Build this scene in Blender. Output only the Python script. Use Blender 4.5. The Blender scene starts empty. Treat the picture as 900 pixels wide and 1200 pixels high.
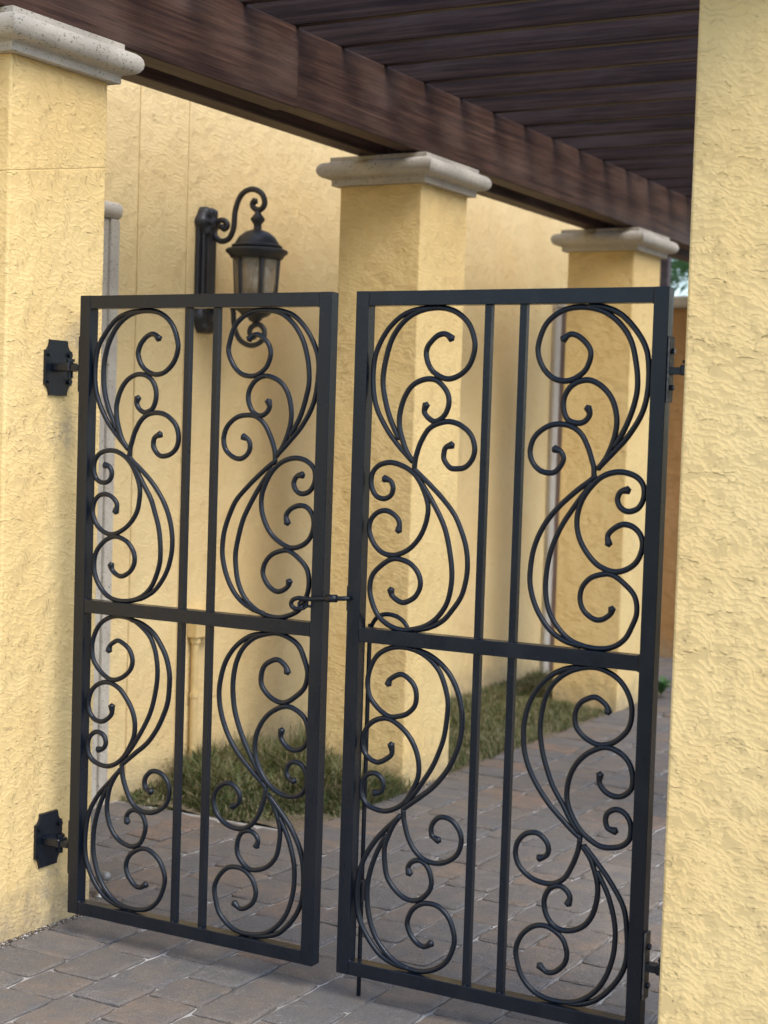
import bpy, bmesh, math, random
from mathutils import Vector, Matrix, noise

random.seed(11)
SC = bpy.context.scene
COL = SC.collection

# ------------------------------------------------------------------ camera
F_PX = 1888.15                      # focal length for a 900 x 1200 frame
YAW, PITCH, ROLL = -0.5087, -0.0519, 0.0316
CAM = Vector((2.8585, -3.6947, 1.5412))
fw = Vector((math.sin(YAW) * math.cos(PITCH), math.cos(YAW) * math.cos(PITCH), math.sin(PITCH)))
rt = Vector((math.cos(YAW), -math.sin(YAW), 0))
up = rt.cross(fw)
rt2 = math.cos(ROLL) * rt + math.sin(ROLL) * up
up2 = -math.sin(ROLL) * rt + math.cos(ROLL) * up
cd = bpy.data.cameras.new("camera")
cam = bpy.data.objects.new("camera", cd)
COL.objects.link(cam)
m = Matrix.Identity(4)
for i in range(3):
    m[i][0], m[i][1], m[i][2], m[i][3] = rt2[i], up2[i], -fw[i], CAM[i]
cam.matrix_world = m
cd.sensor_fit = 'VERTICAL'
cd.sensor_height = 36.0
cd.lens = F_PX / 1200 * 36
cd.clip_start = 0.05
cd.clip_end = 2000
cd.dof.use_dof = True
cd.dof.focus_distance = 4.45
cd.dof.aperture_fstop = 4.0
SC.camera = cam

# ------------------------------------------------------------------ light
SUN_AZ = math.radians(110)          # clockwise from +Y
SUN_EL = math.radians(52)
w = bpy.data.worlds.new("World")
SC.world = w
w.use_nodes = True
wn = w.node_tree
bg = wn.nodes['Background']
sky = wn.nodes.new('ShaderNodeTexSky')
sky.sky_type = 'NISHITA'
sky.sun_disc = False
sky.sun_elevation = SUN_EL
sky.sun_rotation = SUN_AZ
sky.air_density = 1.0
sky.dust_density = 1.8
wn.links.new(sky.outputs[0], bg.inputs[0])
bg.inputs[1].default_value = 0.15
sd = bpy.data.lights.new("sun", 'SUN')
sd.energy = 1.2
sd.angle = math.radians(32)
sd.color = (1.0, 0.97, 0.92)
sun = bpy.data.objects.new("sun", sd)
COL.objects.link(sun)
sdir = Vector((math.sin(SUN_AZ) * math.cos(SUN_EL), math.cos(SUN_AZ) * math.cos(SUN_EL), math.sin(SUN_EL)))
sun.rotation_euler = sdir.to_track_quat('Z', 'Y').to_euler()
sun.location = (4, -4, 8)
SC.view_settings.view_transform = 'Standard'
SC.view_settings.look = 'None'
SC.view_settings.exposure = 1.08
SC.view_settings.gamma = 1.0
SC.view_settings.use_curve_mapping = False


# ------------------------------------------------------------------ helpers
def tag(o, label=None, cat=None, group=None, kind=None):
    if label: o['label'] = label
    if cat: o['category'] = cat
    if group: o['group'] = group
    if kind: o['kind'] = kind
    return o


def mesh_from_bm(name, bm, mat=None, smooth=False):
    me = bpy.data.meshes.new(name)
    bmesh.ops.recalc_face_normals(bm, faces=bm.faces)
    bm.to_mesh(me)
    bm.free()
    if mat: me.materials.append(mat)
    if smooth == 'angle':
        me.shade_smooth() if hasattr(me, 'shade_smooth') else None
        me.set_sharp_from_angle(angle=math.radians(38))
    elif smooth:
        for p in me.polygons: p.use_smooth = True
    return me


def obj(name, data, parent=None, loc=None):
    o = bpy.data.objects.new(name, data)
    COL.objects.link(o)
    if loc is not None: o.location = loc
    if parent: o.parent = parent
    return o


def thing(name, label, cat, loc=(0, 0, 0), group=None):
    o = obj(name, None, None, loc)
    o.empty_display_size = 0.1
    return tag(o, label, cat, group)


def box(bm, x0, x1, y0, y1, z0, z1, bevel=0.0, seg=1):
    r = bmesh.ops.create_cube(bm, size=1)
    vs = r['verts']
    for v in vs:
        v.co = Vector((x0 if v.co.x < 0 else x1, y0 if v.co.y < 0 else y1, z0 if v.co.z < 0 else z1))
    if bevel > 0:
        es = list({e for v in vs for e in v.link_edges})
        bmesh.ops.bevel(bm, geom=es, offset=bevel, segments=seg, affect='EDGES', profile=0.5)


def box_obj(name, b, mat, parent=None, bevel=0.0, seg=1, origin=None):
    """box with the object's own origin at its base centre (world coordinates given)"""
    x0, x1, y0, y1, z0, z1 = b
    bm = bmesh.new()
    box(bm, *b, bevel=bevel, seg=seg)
    base = Vector(parent.location) if parent else Vector((0, 0, 0))
    bmesh.ops.translate(bm, verts=bm.verts, vec=-base)
    return obj(name, mesh_from_bm(name, bm, mat), parent)


def smooth_path(pts, n=6):
    """Catmull-Rom through the points"""
    P = [Vector(p) for p in pts]
    P = [P[0] * 2 - P[1]] + P + [P[-1] * 2 - P[-2]]
    out = []
    for i in range(1, len(P) - 2):
        a, b, c, d = P[i - 1], P[i], P[i + 1], P[i + 2]
        for k in range(n):
            t = k / n
            out.append(0.5 * ((2 * b) + (c - a) * t + (2 * a - 5 * b + 4 * c - d) * t * t + (3 * b - a - 3 * c + d) * t ** 3))
    out.append(P[-2])
    return out


def tube(bm, path, r, side=Vector((0, 1, 0)), seg=8, tip0=1.0, tip1=1.0, flat=1.0):
    """sweep a round section along a path; tip* swells the ends"""
    n = len(path)
    rings = []
    acc = [0.0]
    for i in range(1, n): acc.append(acc[-1] + (path[i] - path[i - 1]).length)
    L = acc[-1]
    for i, p in enumerate(path):
        t = (path[min(i + 1, n - 1)] - path[max(i - 1, 0)]).normalized()
        s = (side - t * side.dot(t)).normalized()
        nn = t.cross(s)
        d0, d1 = acc[i], L - acc[i]
        k = 1.0
        if tip0 > 1 and d0 < 0.018: k = max(k, 1 + (tip0 - 1) * (1 - d0 / 0.018))
        if tip1 > 1 and d1 < 0.018: k = max(k, 1 + (tip1 - 1) * (1 - d1 / 0.018))
        rings.append([bm.verts.new(p + (nn * math.cos(a) + s * math.sin(a) * flat) * r * k)
                      for a in [2 * math.pi * j / seg for j in range(seg)]])
    for i in range(n - 1):
        for j in range(seg):
            bm.faces.new((rings[i][j], rings[i][(j + 1) % seg], rings[i + 1][(j + 1) % seg], rings[i + 1][j]))
    for ring, sg, p, q, k in ((rings[0], -1, path[0], path[1], tip0), (rings[-1], 1, path[-1], path[-2], tip1)):
        c = bm.verts.new(p + (p - q).normalized() * r * 0.7 * k)
        for j in range(seg): bm.faces.new((ring[j], ring[(j + 1) % seg], c))


def lathe(bm, prof, centre, seg=24, k_r=1.0):
    prof = [(r * k_r, z) for r, z in prof]
    rings = []
    for r, z in prof:
        if r < 1e-5:
            rings.append([bm.verts.new((centre[0], centre[1], z))])
        else:
            rings.append([bm.verts.new((centre[0] + r * math.cos(2 * math.pi * j / seg), centre[1] + r * math.sin(2 * math.pi * j / seg), z)) for j in range(seg)])
    for a, b in zip(rings, rings[1:]):
        for j in range(seg):
            k = (j + 1) % seg
            if len(a) == 1 and len(b) == 1: continue
            if len(a) == 1: bm.faces.new((a[0], b[j], b[k]))
            elif len(b) == 1: bm.faces.new((a[j], a[k], b[0]))
            else: bm.faces.new((a[j], a[k], b[k], b[j]))


def cyl(bm, p, q, r, seg=10):
    p, q = Vector(p), Vector(q)
    d = (q - p).normalized()
    s = Vector((0, 0, 1)) if abs(d.z) < 0.9 else Vector((1, 0, 0))
    a = d.cross(s).normalized()
    b = d.cross(a)
    R0 = [bm.verts.new(p + (a * math.cos(t) + b * math.sin(t)) * r) for t in [2 * math.pi * j / seg for j in range(seg)]]
    R1 = [bm.verts.new(v.co + (q - p)) for v in R0]
    for j in range(seg):
        bm.faces.new((R0[j], R0[(j + 1) % seg], R1[(j + 1) % seg], R1[j]))
    bm.faces.new(R0)
    bm.faces.new(R1[::-1])


# ------------------------------------------------------------------ materials
class NT:
    def __init__(self, name):
        self.m = bpy.data.materials.new(name)
        self.m.use_nodes = True
        self.t = self.m.node_tree
        self.b = self.t.nodes['Principled BSDF']

    def n(self, typ, **kw):
        nd = self.t.nodes.new('ShaderNode' + typ)
        for k, v in kw.items():
            if k.startswith('i_'):
                key = k[2:]
                key = int(key) if key.isdigit() else key
                nd.inputs[key].default_value = v
            else:
                setattr(nd, k, v)
        return nd

    def l(self, a, b): self.t.links.new(a, b)

    def math(self, op, a, b=None, clamp=False):
        nd = self.n('Math', operation=op, use_clamp=clamp)
        for i, v in enumerate((a, b)):
            if v is None: continue
            if hasattr(v, 'links'): self.l(v, nd.inputs[i])
            else: nd.inputs[i].default_value = v
        return nd.outputs[0]

    def mix(self, f, a, b, typ='MIX'):
        nd = self.n('Mix', data_type='RGBA', blend_type=typ)
        for s, v in ((0, f), (6, a), (7, b)):
            if hasattr(v, 'links'): self.l(v, nd.inputs[s])
            elif s == 0: nd.inputs[s].default_value = v
            else: nd.inputs[s].default_value = (*v, 1)
        return nd.outputs[2]

    def ramp(self, f, stops, interp='LINEAR'):
        nd = self.n('ValToRGB')
        cr = nd.color_ramp
        cr.interpolation = interp
        while len(cr.elements) < len(stops): cr.elements.new(0.5)
        for e, (p, c) in zip(cr.elements, stops):
            e.position = p
            e.color = (*c, 1) if isinstance(c, (tuple, list)) else (c, c, c, 1)
        self.l(f, nd.inputs[0])
        return nd.outputs[0]

    def vec(self, scale=(1, 1, 1), rot=(0, 0, 0), rnd=True, world=False):
        if world:
            src = self.n('NewGeometry').outputs['Position']
        else:
            src = self.n('TexCoord').outputs['Object']
        if rnd:
            oi = self.n('ObjectInfo')
            add = self.n('VectorMath', operation='MULTIPLY_ADD')
            cx = self.n('CombineXYZ')
            for i in range(3): self.l(oi.outputs['Random'], cx.inputs[i])
            self.l(cx.outputs[0], add.inputs[0])
            add.inputs[1].default_value = (17.3, 9.1, 23.7)
            self.l(src, add.inputs[2])
            src = add.outputs[0]
        mp = self.n('Mapping')
        mp.inputs['Scale'].default_value = scale
        mp.inputs['Rotation'].default_value = rot
        self.l(src, mp.inputs[0])
        return mp.outputs[0]

    def noise(self, v, scale, detail=2, rough=0.5, dist=0.0):
        nd = self.n('TexNoise')
        nd.inputs['Scale'].default_value = scale
        nd.inputs['Detail'].default_value = detail
        nd.inputs['Roughness'].default_value = rough
        nd.inputs['Distortion'].default_value = dist
        self.l(v, nd.inputs['Vector'])
        return nd.outputs['Fac']

    def bump(self, h, dist, strength=1.0, prev=None):
        nd = self.n('Bump')
        nd.inputs['Distance'].default_value = dist
        nd.inputs['Strength'].default_value = strength
        self.l(h, nd.inputs['Height'])
        if prev is not None: self.l(prev, nd.inputs['Normal'])
        return nd.outputs[0]


def stucco(name, stains=(), col_a=(0.80, 0.602, 0.278), col_b=(0.765, 0.550, 0.240), relief=0.9):
    t = NT(name)
    v = t.vec((1, 1, 1.0), rnd=True)
    vs = t.vec((1, 1, 2.1), (0.25, 0.30, 0), rnd=True)
    big = t.noise(v, 3.2, 2, 0.5)
    # trowel laps: flat plateaus that end in ragged lips, most of them facing down
    sep = t.n('SeparateXYZ')
    t.l(v, sep.inputs[0])
    xy = t.math('ADD', sep.outputs[0], sep.outputs[1])
    fall = t.math('ADD', t.math('MULTIPLY', sep.outputs[2], -42.0), t.math('MULTIPLY', xy, -13.0))

    def laps(n_lo, a_lo, n_hi, a_hi, mult, mscale, lo, hi):
        ph = t.math('ADD', t.math('MULTIPLY', t.noise(v, n_lo, 1.0, 0.5), a_lo), t.math('MULTIPLY', fall, mult))
        ph = t.math('ADD', ph, t.math('MULTIPLY', t.noise(v, n_hi, 2.0, 0.6), a_hi))
        sw = t.math('POWER', t.math('FRACT', ph), 2.6)
        return t.math('MULTIPLY', sw, t.ramp(t.noise(vs, mscale, 2.5, 0.6), [(lo, 0.0), (hi, 1.0)]))
    l1 = laps(13.0, 5.2, 70.0, 0.95, 1.0, 13.0, 0.37, 0.42)
    l2 = laps(30.0, 3.6, 100.0, 0.6, 1.7, 12.0, 0.46, 0.51)
    fine = t.noise(v, 210.0, 2, 0.6)
    h = t.math('ADD', l1, t.math('MULTIPLY', l2, 0.55))
    n1 = t.bump(t.math('ADD', h, t.math('MULTIPLY', fine, 0.05)), 0.0042, relief)
    t.l(n1, t.b.inputs['Normal'])
    c = t.mix(t.ramp(big, [(0.3, 0.0), (0.7, 1.0)]), col_a, col_b)
    wn_ = t.noise(t.vec((1, 1, 0.25), rnd=True), 7.0, 3)
    c = t.mix(t.ramp(wn_, [(0.45, 0.0), (0.8, 0.22)]), c, (0.63, 0.48, 0.25))
    if stains:
        pos = t.vec(world=True, rnd=False)
        grime = t.noise(t.vec((1, 1, 0.8)), 22.0, 4, 0.7)
        for (p, r, colr, amt) in stains:
            sub = t.n('VectorMath', operation='DISTANCE')
            t.l(pos, sub.inputs[0])
            sub.inputs[1].default_value = p
            f = t.ramp(t.math('DIVIDE', sub.outputs['Value'], r), [(0.0, 1.0), (1.0, 0.0)])
            f = t.math('MULTIPLY', t.math('MULTIPLY', f, t.ramp(grime, [(0.35, 0.0), (0.62, 1.0)])), amt, clamp=True)
            c = t.mix(f, c, colr)
    pz = t.n('SeparateXYZ')
    t.l(t.vec(world=True, rnd=False), pz.inputs[0])
    dn = t.noise(t.vec((1, 1, 0.7)), 16.0, 5, 0.7)
    reach = t.math('SUBTRACT', t.math('MULTIPLY', dn, 0.34), pz.outputs[2])
    spl = t.math('MULTIPLY', t.ramp(t.math('MULTIPLY', reach, 5.0), [(0.0, 0.0), (0.8, 1.0)]), 0.6)
    c = t.mix(spl, c, (0.30, 0.25, 0.17))
    t.l(c, t.b.inputs['Base Color'])
    t.b.inputs['Roughness'].default_value = 0.85
    t.b.inputs['Specular IOR Level'].default_value = 0.25
    return t.m


GREY = (0.28, 0.24, 0.18)
M_STUCCO = stucco('yellow_stucco')
M_STUCCO_L = stucco('yellow_stucco_smudged', stains=[((-0.35, 0.06, 1.50), 0.085, GREY, 1.0), ((-0.35, 0.14, 1.77), 0.10, GREY, 0.9),
                    ((-0.35, 0.02, 1.69), 0.12, GREY, 0.6), ((-0.35, 0.02, 0.10), 0.16, GREY, 0.7), ((-0.35, -0.2, 0.0), 0.2, GREY, 0.8),
                    ((-0.35, 0.2, 0.0), 0.2, GREY, 0.7)])
M_WALL = stucco('wall_stucco', col_a=(0.76, 0.595, 0.31), col_b=(0.72, 0.54, 0.265), relief=0.7)


def cast_stone():
    t = NT('cast_stone')
    v = t.vec((1, 1, 1))
    pits = t.noise(t.vec((1, 1, 1.6)), 95.0, 2, 0.6)
    pm = t.ramp(pits, [(0.315, 1.0), (0.385, 0.0)])
    a = t.mix(t.ramp(t.noise(v, 9, 4), [(0.3, 0.0), (0.7, 1.0)]), (0.46, 0.42, 0.36), (0.58, 0.54, 0.46))
    a = t.mix(t.ramp(t.noise(v, 260, 1), [(0.4, 0.0), (0.75, 0.35)]), a, (0.36, 0.31, 0.24))
    a = t.mix(t.math('MULTIPLY', pm, 0.75), a, (0.14, 0.11, 0.08))
    t.l(a, t.b.inputs['Base Color'])
    h = t.math('SUBTRACT', t.math('MULTIPLY', t.noise(v, 45, 3), 0.5), pm)
    t.l(t.bump(h, 0.003, 0.7), t.b.inputs['Normal'])
    t.b.inputs['Roughness'].default_value = 0.8
    return t.m


M_STONE = cast_stone()


def wood(name, axis, tint):
    """stained timber: long grain, darker latewood lines, a few knots, weathered patches"""
    t = NT(name)
    s = {'x': (0.55, 26, 26), 'y': (26, 0.55, 26)}[axis]
    kv = {'x': (1.1, 5, 5), 'y': (5, 1.1, 5)}[axis]
    vor = t.n('TexVoronoi', feature='F1')
    vor.inputs['Scale'].default_value = 1.0
    t.l(t.vec(kv), vor.inputs['Vector'])
    knot = t.ramp(vor.outputs['Distance'], [(0.05, 1.0), (0.16, 0.0)])
    g = t.noise(t.vec(s), 2.4, 5, 0.62, 0.5)
    g2 = t.noise(t.vec(tuple(k * 3.5 for k in s)), 2.6, 3, 0.6)
    blot = t.noise(t.vec({'x': (1.2, 5, 5), 'y': (5, 1.2, 5)}[axis]), 1.6, 4, 0.6)
    c = t.ramp(g, [(0.26, (0.020, 0.011, 0.010)), (0.46, (0.052, 0.029, 0.022)), (0.62, (0.098, 0.056, 0.040)), (0.82, (0.17, 0.108, 0.074))])
    c = t.mix(t.ramp(blot, [(0.46, 0.0), (0.68, 0.6)]), c, (0.125, 0.088, 0.070))
    c = t.mix(t.ramp(blot, [(0.30, 0.6), (0.44, 0.0)]), c, (0.030, 0.018, 0.017))
    c = t.mix(t.ramp(g2, [(0.52, 0.0), (0.72, 0.6)]), c, (0.026, 0.015, 0.012))
    c = t.mix(t.math('MULTIPLY', knot, 0.8), c, (0.018, 0.010, 0.008))
    c = t.mix(1.0, c, tint, 'MULTIPLY')
    t.l(c, t.b.inputs['Base Color'])
    h = t.math('ADD', g, t.math('MULTIPLY', g2, 0.6))
    t.l(t.bump(h, 0.003, 0.55), t.b.inputs['Normal'])
    t.b.inputs['Roughness'].default_value = 0.52
    t.b.inputs['Specular IOR Level'].default_value = 0.3
    return t.m


M_WOOD_Y = wood('dark_stained_beam', 'y', (0.98, 0.90, 0.90))
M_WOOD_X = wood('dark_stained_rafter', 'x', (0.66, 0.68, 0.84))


def black_iron(name, base=(0.0052, 0.0088, 0.0158), rough=0.22, orange=0.12):
    t = NT(name)
    v = t.vec((1, 1, 1))
    dust = t.noise(t.vec((1, 1, 0.5)), 14, 4, 0.65)
    c = t.mix(t.ramp(dust, [(0.52, 0.0), (0.85, 0.25)]), base, (0.03, 0.031, 0.033))
    sp = t.noise(v, 120, 2, 0.6)
    c = t.mix(t.ramp(sp, [(0.72, 0.0), (0.8, 0.5)]), c, (0.10, 0.09, 0.08))
    t.l(c, t.b.inputs['Base Color'])
    t.l(t.ramp(dust, [(0.3, rough), (0.75, rough + 0.22)]), t.b.inputs['Roughness'])
    t.l(t.bump(t.noise(v, 55, 3, 0.6), 0.0012, orange * 3), t.b.inputs['Normal'])
    t.b.inputs['Specular IOR Level'].default_value = 0.45
    return t.m


M_IRON = black_iron('black_painted_iron')
M_LAMP = black_iron('aged_black_lamp_metal', (0.028, 0.029, 0.034), 0.34, 0.35)


def plain(name, col, rough=0.6, metal=0.0, var=0.25, scale=30, bump=0.0):
    t = NT(name)
    v = t.vec()
    f = t.noise(v, scale, 3, 0.6)
    c = t.mix(t.ramp(f, [(0.35, 0.0), (0.7, 1.0)]), tuple(k * (1 - var) for k in col), tuple(min(1, k * (1 + var * 0.5)) for k in col))
    t.l(c, t.b.inputs['Base Color'])
    t.b.inputs['Roughness'].default_value = rough
    t.b.inputs['Metallic'].default_value = metal
    if bump: t.l(t.bump(f, bump, 0.6), t.b.inputs['Normal'])
    return t.m


M_GALV = plain('galvanised_steel', (0.42, 0.42, 0.42), 0.45, 0.85, 0.3, 60)
M_STRIP = plain('bare_steel_strip', (0.20, 0.19, 0.18), 0.5, 0.7, 0.5, 70)
M_PIPE = plain('yellow_painted_conduit', (0.70, 0.52, 0.24), 0.55, 0, 0.12, 20)
M_DOOR = plain('brown_door_paint', (0.12, 0.07, 0.045), 0.5, 0, 0.2, 12)
M_SAND = plain('joint_sand', (0.42, 0.41, 0.39), 0.95, 0, 0.7, 5, 0.002)
M_SOIL = plain('dry_soil', (0.17, 0.135, 0.09), 0.95, 0, 0.45, 40, 0.01)
M_EARTH = plain('bare_earth', (0.16, 0.15, 0.09), 0.95, 0, 0.4, 3, 0.01)


def paver_mat(name, island):
    t = NT(name)
    if island:
        r = t.n('NewGeometry').outputs['Random Per Island']
        src = t.n('TexCoord').outputs['Object']
    else:
        r = t.n('ObjectInfo').outputs['Random']
    v = t.vec((1, 1, 1), rnd=not island)
    base = t.ramp(r, [(0.0, (0.165, 0.145, 0.127)), (0.16, (0.190, 0.158, 0.130)), (0.30, (0.152, 0.144, 0.139)), (0.46, (0.205, 0.178, 0.152)),
                      (0.60, (0.165, 0.156, 0.150)), (0.72, (0.215, 0.168, 0.130)), (0.84, (0.178, 0.158, 0.140)), (0.95, (0.235, 0.165, 0.120)),
                      (1.0, (0.19, 0.175, 0.16))], 'CONSTANT')
    base = t.mix(1.0, base, (1.02, 1.0, 0.98), 'MULTIPLY')
    cloud = t.noise(v, 11.0, 4, 0.65)
    c = t.mix(t.ramp(cloud, [(0.36, 0.0), (0.64, 0.75)]), base, (0.122, 0.121, 0.121))
    warm = t.noise(v, 7.0, 3, 0.6)
    c = t.mix(t.ramp(warm, [(0.52, 0.0), (0.75, 0.45)]), c, (0.235, 0.170, 0.115))
    sp = t.noise(v, 210.0, 2, 0.7)
    c = t.mix(t.ramp(sp, [(0.30, 0.55), (0.45, 0.0)]), c, (0.05, 0.045, 0.042))
    c = t.mix(t.ramp(sp, [(0.60, 0.0), (0.72, 0.55)]), c, (0.42, 0.40, 0.37))
    pale = t.noise(v, 26.0, 5, 0.75)
    c = t.mix(t.ramp(pale, [(0.60, 0.0), (0.74, 0.35)]), c, (0.38, 0.37, 0.35))
    t.l(c, t.b.inputs['Base Color'])
    h = t.math('ADD', t.math('MULTIPLY', sp, 0.6), t.noise(v, 60.0, 4, 0.7))
    t.l(t.bump(h, 0.005, 1.0), t.b.inputs['Normal'])
    t.b.inputs['Roughness'].default_value = 0.8
    return t.m


M_PAVER = paver_mat('concrete_paver', False)
M_PAVER_J = paver_mat('concrete_paver_far', True)


def leaf_mat(name, cols):
    t = NT(name)
    r = t.n('NewGeometry').outputs['Random Per Island']
    c = t.ramp(r, cols)
    t.l(c, t.b.inputs['Base Color'])
    t.b.inputs['Roughness'].default_value = 0.55
    tr = t.n('BsdfTranslucent')
    t.l(c, tr.inputs[0])
    mx = t.n('MixShader')
    mx.inputs[0].default_value = 0.3
    t.l(t.b.outputs[0], mx.inputs[1])
    t.l(tr.outputs[0], mx.inputs[2])
    t.l(mx.outputs[0], t.t.nodes['Material Output'].inputs[0])
    return t.m


M_GRASS = leaf_mat('rough_grass', [(0.0, (0.06, 0.09, 0.022)), (0.3, (0.11, 0.15, 0.045)), (0.5, (0.16, 0.19, 0.07)), (0.68, (0.25, 0.22, 0.11)), (1.0, (0.38, 0.32, 0.20))])
M_PALM = leaf_mat('palm_frond_green', [(0.0, (0.05, 0.13, 0.04)), (1.0, (0.13, 0.25, 0.09))])
M_TRUNK = plain('palm_bark', (0.16, 0.12, 0.085), 0.9, 0, 0.4, 18, 0.01)


def glass_mat():
    t = NT('seeded_amber_glass')
    v = t.vec((1, 1, 0.5))
    f = t.noise(v, 38, 4, 0.7, 1.2)
    c = t.mix(t.ramp(f, [(0.35, 0.0), (0.7, 1.0)]), (0.62, 0.52, 0.36), (0.90, 0.84, 0.70))
    t.l(c, t.b.inputs['Base Color'])
    t.b.inputs['Transmission Weight'].default_value = 0.72
    t.b.inputs['Roughness'].default_value = 0.16
    t.l(t.bump(f, 0.004, 0.8), t.b.inputs['Normal'])
    return t.m


M_GLASS = glass_mat()

# ------------------------------------------------------------------ dimensions
ZB, HG = 0.0704, 1.83
ZT = ZB + HG
ZM0, ZM1 = 0.972, 1.010
XL0, XL1, XR0, XR1 = -0.2406, 0.6177, 0.6939, 1.5564
XF = -0.350                         # passage face of the left pillars
PW, PL = 0.398, 0.430               # pillar size in X and Y
XF2 = 1.6655                        # passage face of the right pillars
PY = (-0.191, 2.297, 4.819)
ZSH, ZCAP = 2.569, 2.692
XWALL = -1.229

# ------------------------------------------------------------------ ground and paving
bm = bmesh.new()
bmesh.ops.create_grid(bm, x_segments=2, y_segments=2, size=300)
tag(obj('ground', mesh_from_bm('ground', bm, M_EARTH), None, (0, 0, -0.07)), 'bare earth ground around the passage', kind='structure')

bm = bmesh.new()
gx = [XWALL + 0.02 + i * (0.89 / 24) for i in range(25)]
gy = [1.48 + i * (4.14 / 110) for i in range(111)]
vv = [[bm.verts.new((x, y, -0.012 + 0.025 * noise.noise(Vector((x * 5, y * 5, 1))) - (0.03 if j == 24 else 0))) for j, x in enumerate(gx)] for y in gy]
for i in range(110):
    for j in range(24):
        bm.faces.new((vv[i][j], vv[i][j + 1], vv[i + 1][j + 1], vv[i + 1][j]))
tag(obj('soil_bed', mesh_from_bm('soil_bed', bm, M_SOIL, True)), 'strip of soil under the grass along the wall', kind='structure')

bm = bmesh.new()
for r in ((-1.3, 4.2, -3.4, 1.47), (-0.3345, 4.2, 1.47, 9.5), (-1.228, -0.335, 5.62, 7.14), (-1.25, -0.335, 7.345, 9.5)):
    box(bm, r[0], r[1], r[2], r[3], -0.06, -0.0095)
PAVE = tag(obj('pavement', mesh_from_bm('pavement', bm, M_SAND)), 'concrete paver passage with pale sanded joints', kind='structure')


def paver_bm(bm, lx, ly, seed, at=(0, 0), dz=0.0, tilt=(0, 0)):
    """tumbled paver: wavering outline, worn arris, slightly domed top; lx x ly, top at 0"""
    rnd = random.Random(seed)
    n = 6
    hx, hy = lx / 2, ly / 2
    pts = []
    for sx, sy, ex, ey in ((-1, -1, 1, -1), (1, -1, 1, 1), (1, 1, -1, 1), (-1, 1, -1, -1)):
        for k in range(n):
            f = k / n
            pts.append((sx + (ex - sx) * f, sy + (ey - sy) * f, k == 0))
    bot, mid, top = [], [], []
    for (px, py, corner) in pts:
        j = rnd.uniform(-0.0030, 0.0014)
        cxn = 0.94 if corner else 1.0
        x = px * (hx + j) * (cxn if corner else 1)
        y = py * (hy + j) * (0.955 if corner else 1)
        def T(x, y, z): return (at[0] + x, at[1] + y, z + dz + x * tilt[0] + y * tilt[1])
        ins = rnd.uniform(0.004, 0.012)
        ix, iy = x - math.copysign(min(ins, abs(x)), x), y - math.copysign(min(ins, abs(y)), y)
        bot.append(bm.verts.new(T(x, y, -0.05)))
        mid.append(bm.verts.new(T(x, y, -0.0055 + rnd.uniform(-0.001, 0.0012))))
        top.append(bm.verts.new(T(ix, iy, rnd.uniform(-0.0022, 0.0004))))
    c = bm.verts.new((at[0], at[1], 0.0008 + dz))
    N = len(pts)
    for k in range(N):
        q = (k + 1) % N
        bm.faces.new((bot[k], bot[q], mid[q], mid[k]))
        bm.faces.new((mid[k], mid[q], top[q], top[k]))
        bm.faces.new((top[k], top[q], c))


def frame_area(x, y, s=0.09):
    """pixels (900 x 1200 frame) that a patch of pavement takes up: which pavers show largest"""
    P = []
    for dx, dy in ((-s, -s), (s, -s), (s, s), (-s, s)):
        d = Vector((x + dx, y + dy, 0)) - CAM
        z = d.dot(fw)
        if z < 0.3: return 0
        P.append((450 + F_PX * d.dot(rt2) / z, 600 - F_PX * d.dot(up2) / z))
    cx_, cy_ = sum(p[0] for p in P) / 4, sum(p[1] for p in P) / 4
    if cx_ < -30 or cx_ > 790 or cy_ > 1235 or cy_ < 700: return 0
    return abs(sum(P[i][0] * P[(i + 1) % 4][1] - P[(i + 1) % 4][0] * P[i][1] for i in range(4))) / 2


PITCHX = 0.1742
cells = []                          # centre, size
rnd = random.Random(4)
# soldier course along the pillars
y = -3.3
while y < 9.3:
    cells.append((-0.2195, y + 0.087, 0.250, 0.1742))
    y += 0.1748
# field courses running along the passage
k = 0
while -0.0935 + k * PITCHX < 4.1:
    y = -3.35 + rnd.random() * 0.2
    while y < 9.3:
        L = rnd.choice((0.1742, 0.2330, 0.2330, 0.2042))
        cells.append((-0.0935 + (k + 0.5) * PITCHX, y + L / 2, PITCHX, L))
        y += L
    k += 1
# paved landing in front of the first door
k = 0
while -0.330 - (k + 1) * PITCHX > -1.30:
    y = 1.47
    y -= rnd.random() * 0.05
    while y > -3.2:
        L = rnd.choice((0.1742, 0.2330, 0.2330, 0.2042))
        cells.append((-0.330 - (k + 0.5) * PITCHX, y - L / 2, PITCHX, L))
        y -= L
    k += 1


k = 0
while -0.330 - (k + 1) * PITCHX > -1.30:
    y = 5.62 + rnd.random() * 0.05
    while y < 6.98:
        L = rnd.choice((0.1742, 0.2330, 0.2330, 0.2042))
        cells.append((-0.330 - (k + 0.5) * PITCHX, y + L / 2, PITCHX, L))
        y += L
    k += 1


def in_pillar(x, y):
    for py in PY:
        if py - 0.03 < y < py + PL + 0.03 and (XF - PW - 0.03 < x < XF + 0.02 or XF2 - 0.02 < x < XF2 + PW + 0.03): return True
    return False


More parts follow.
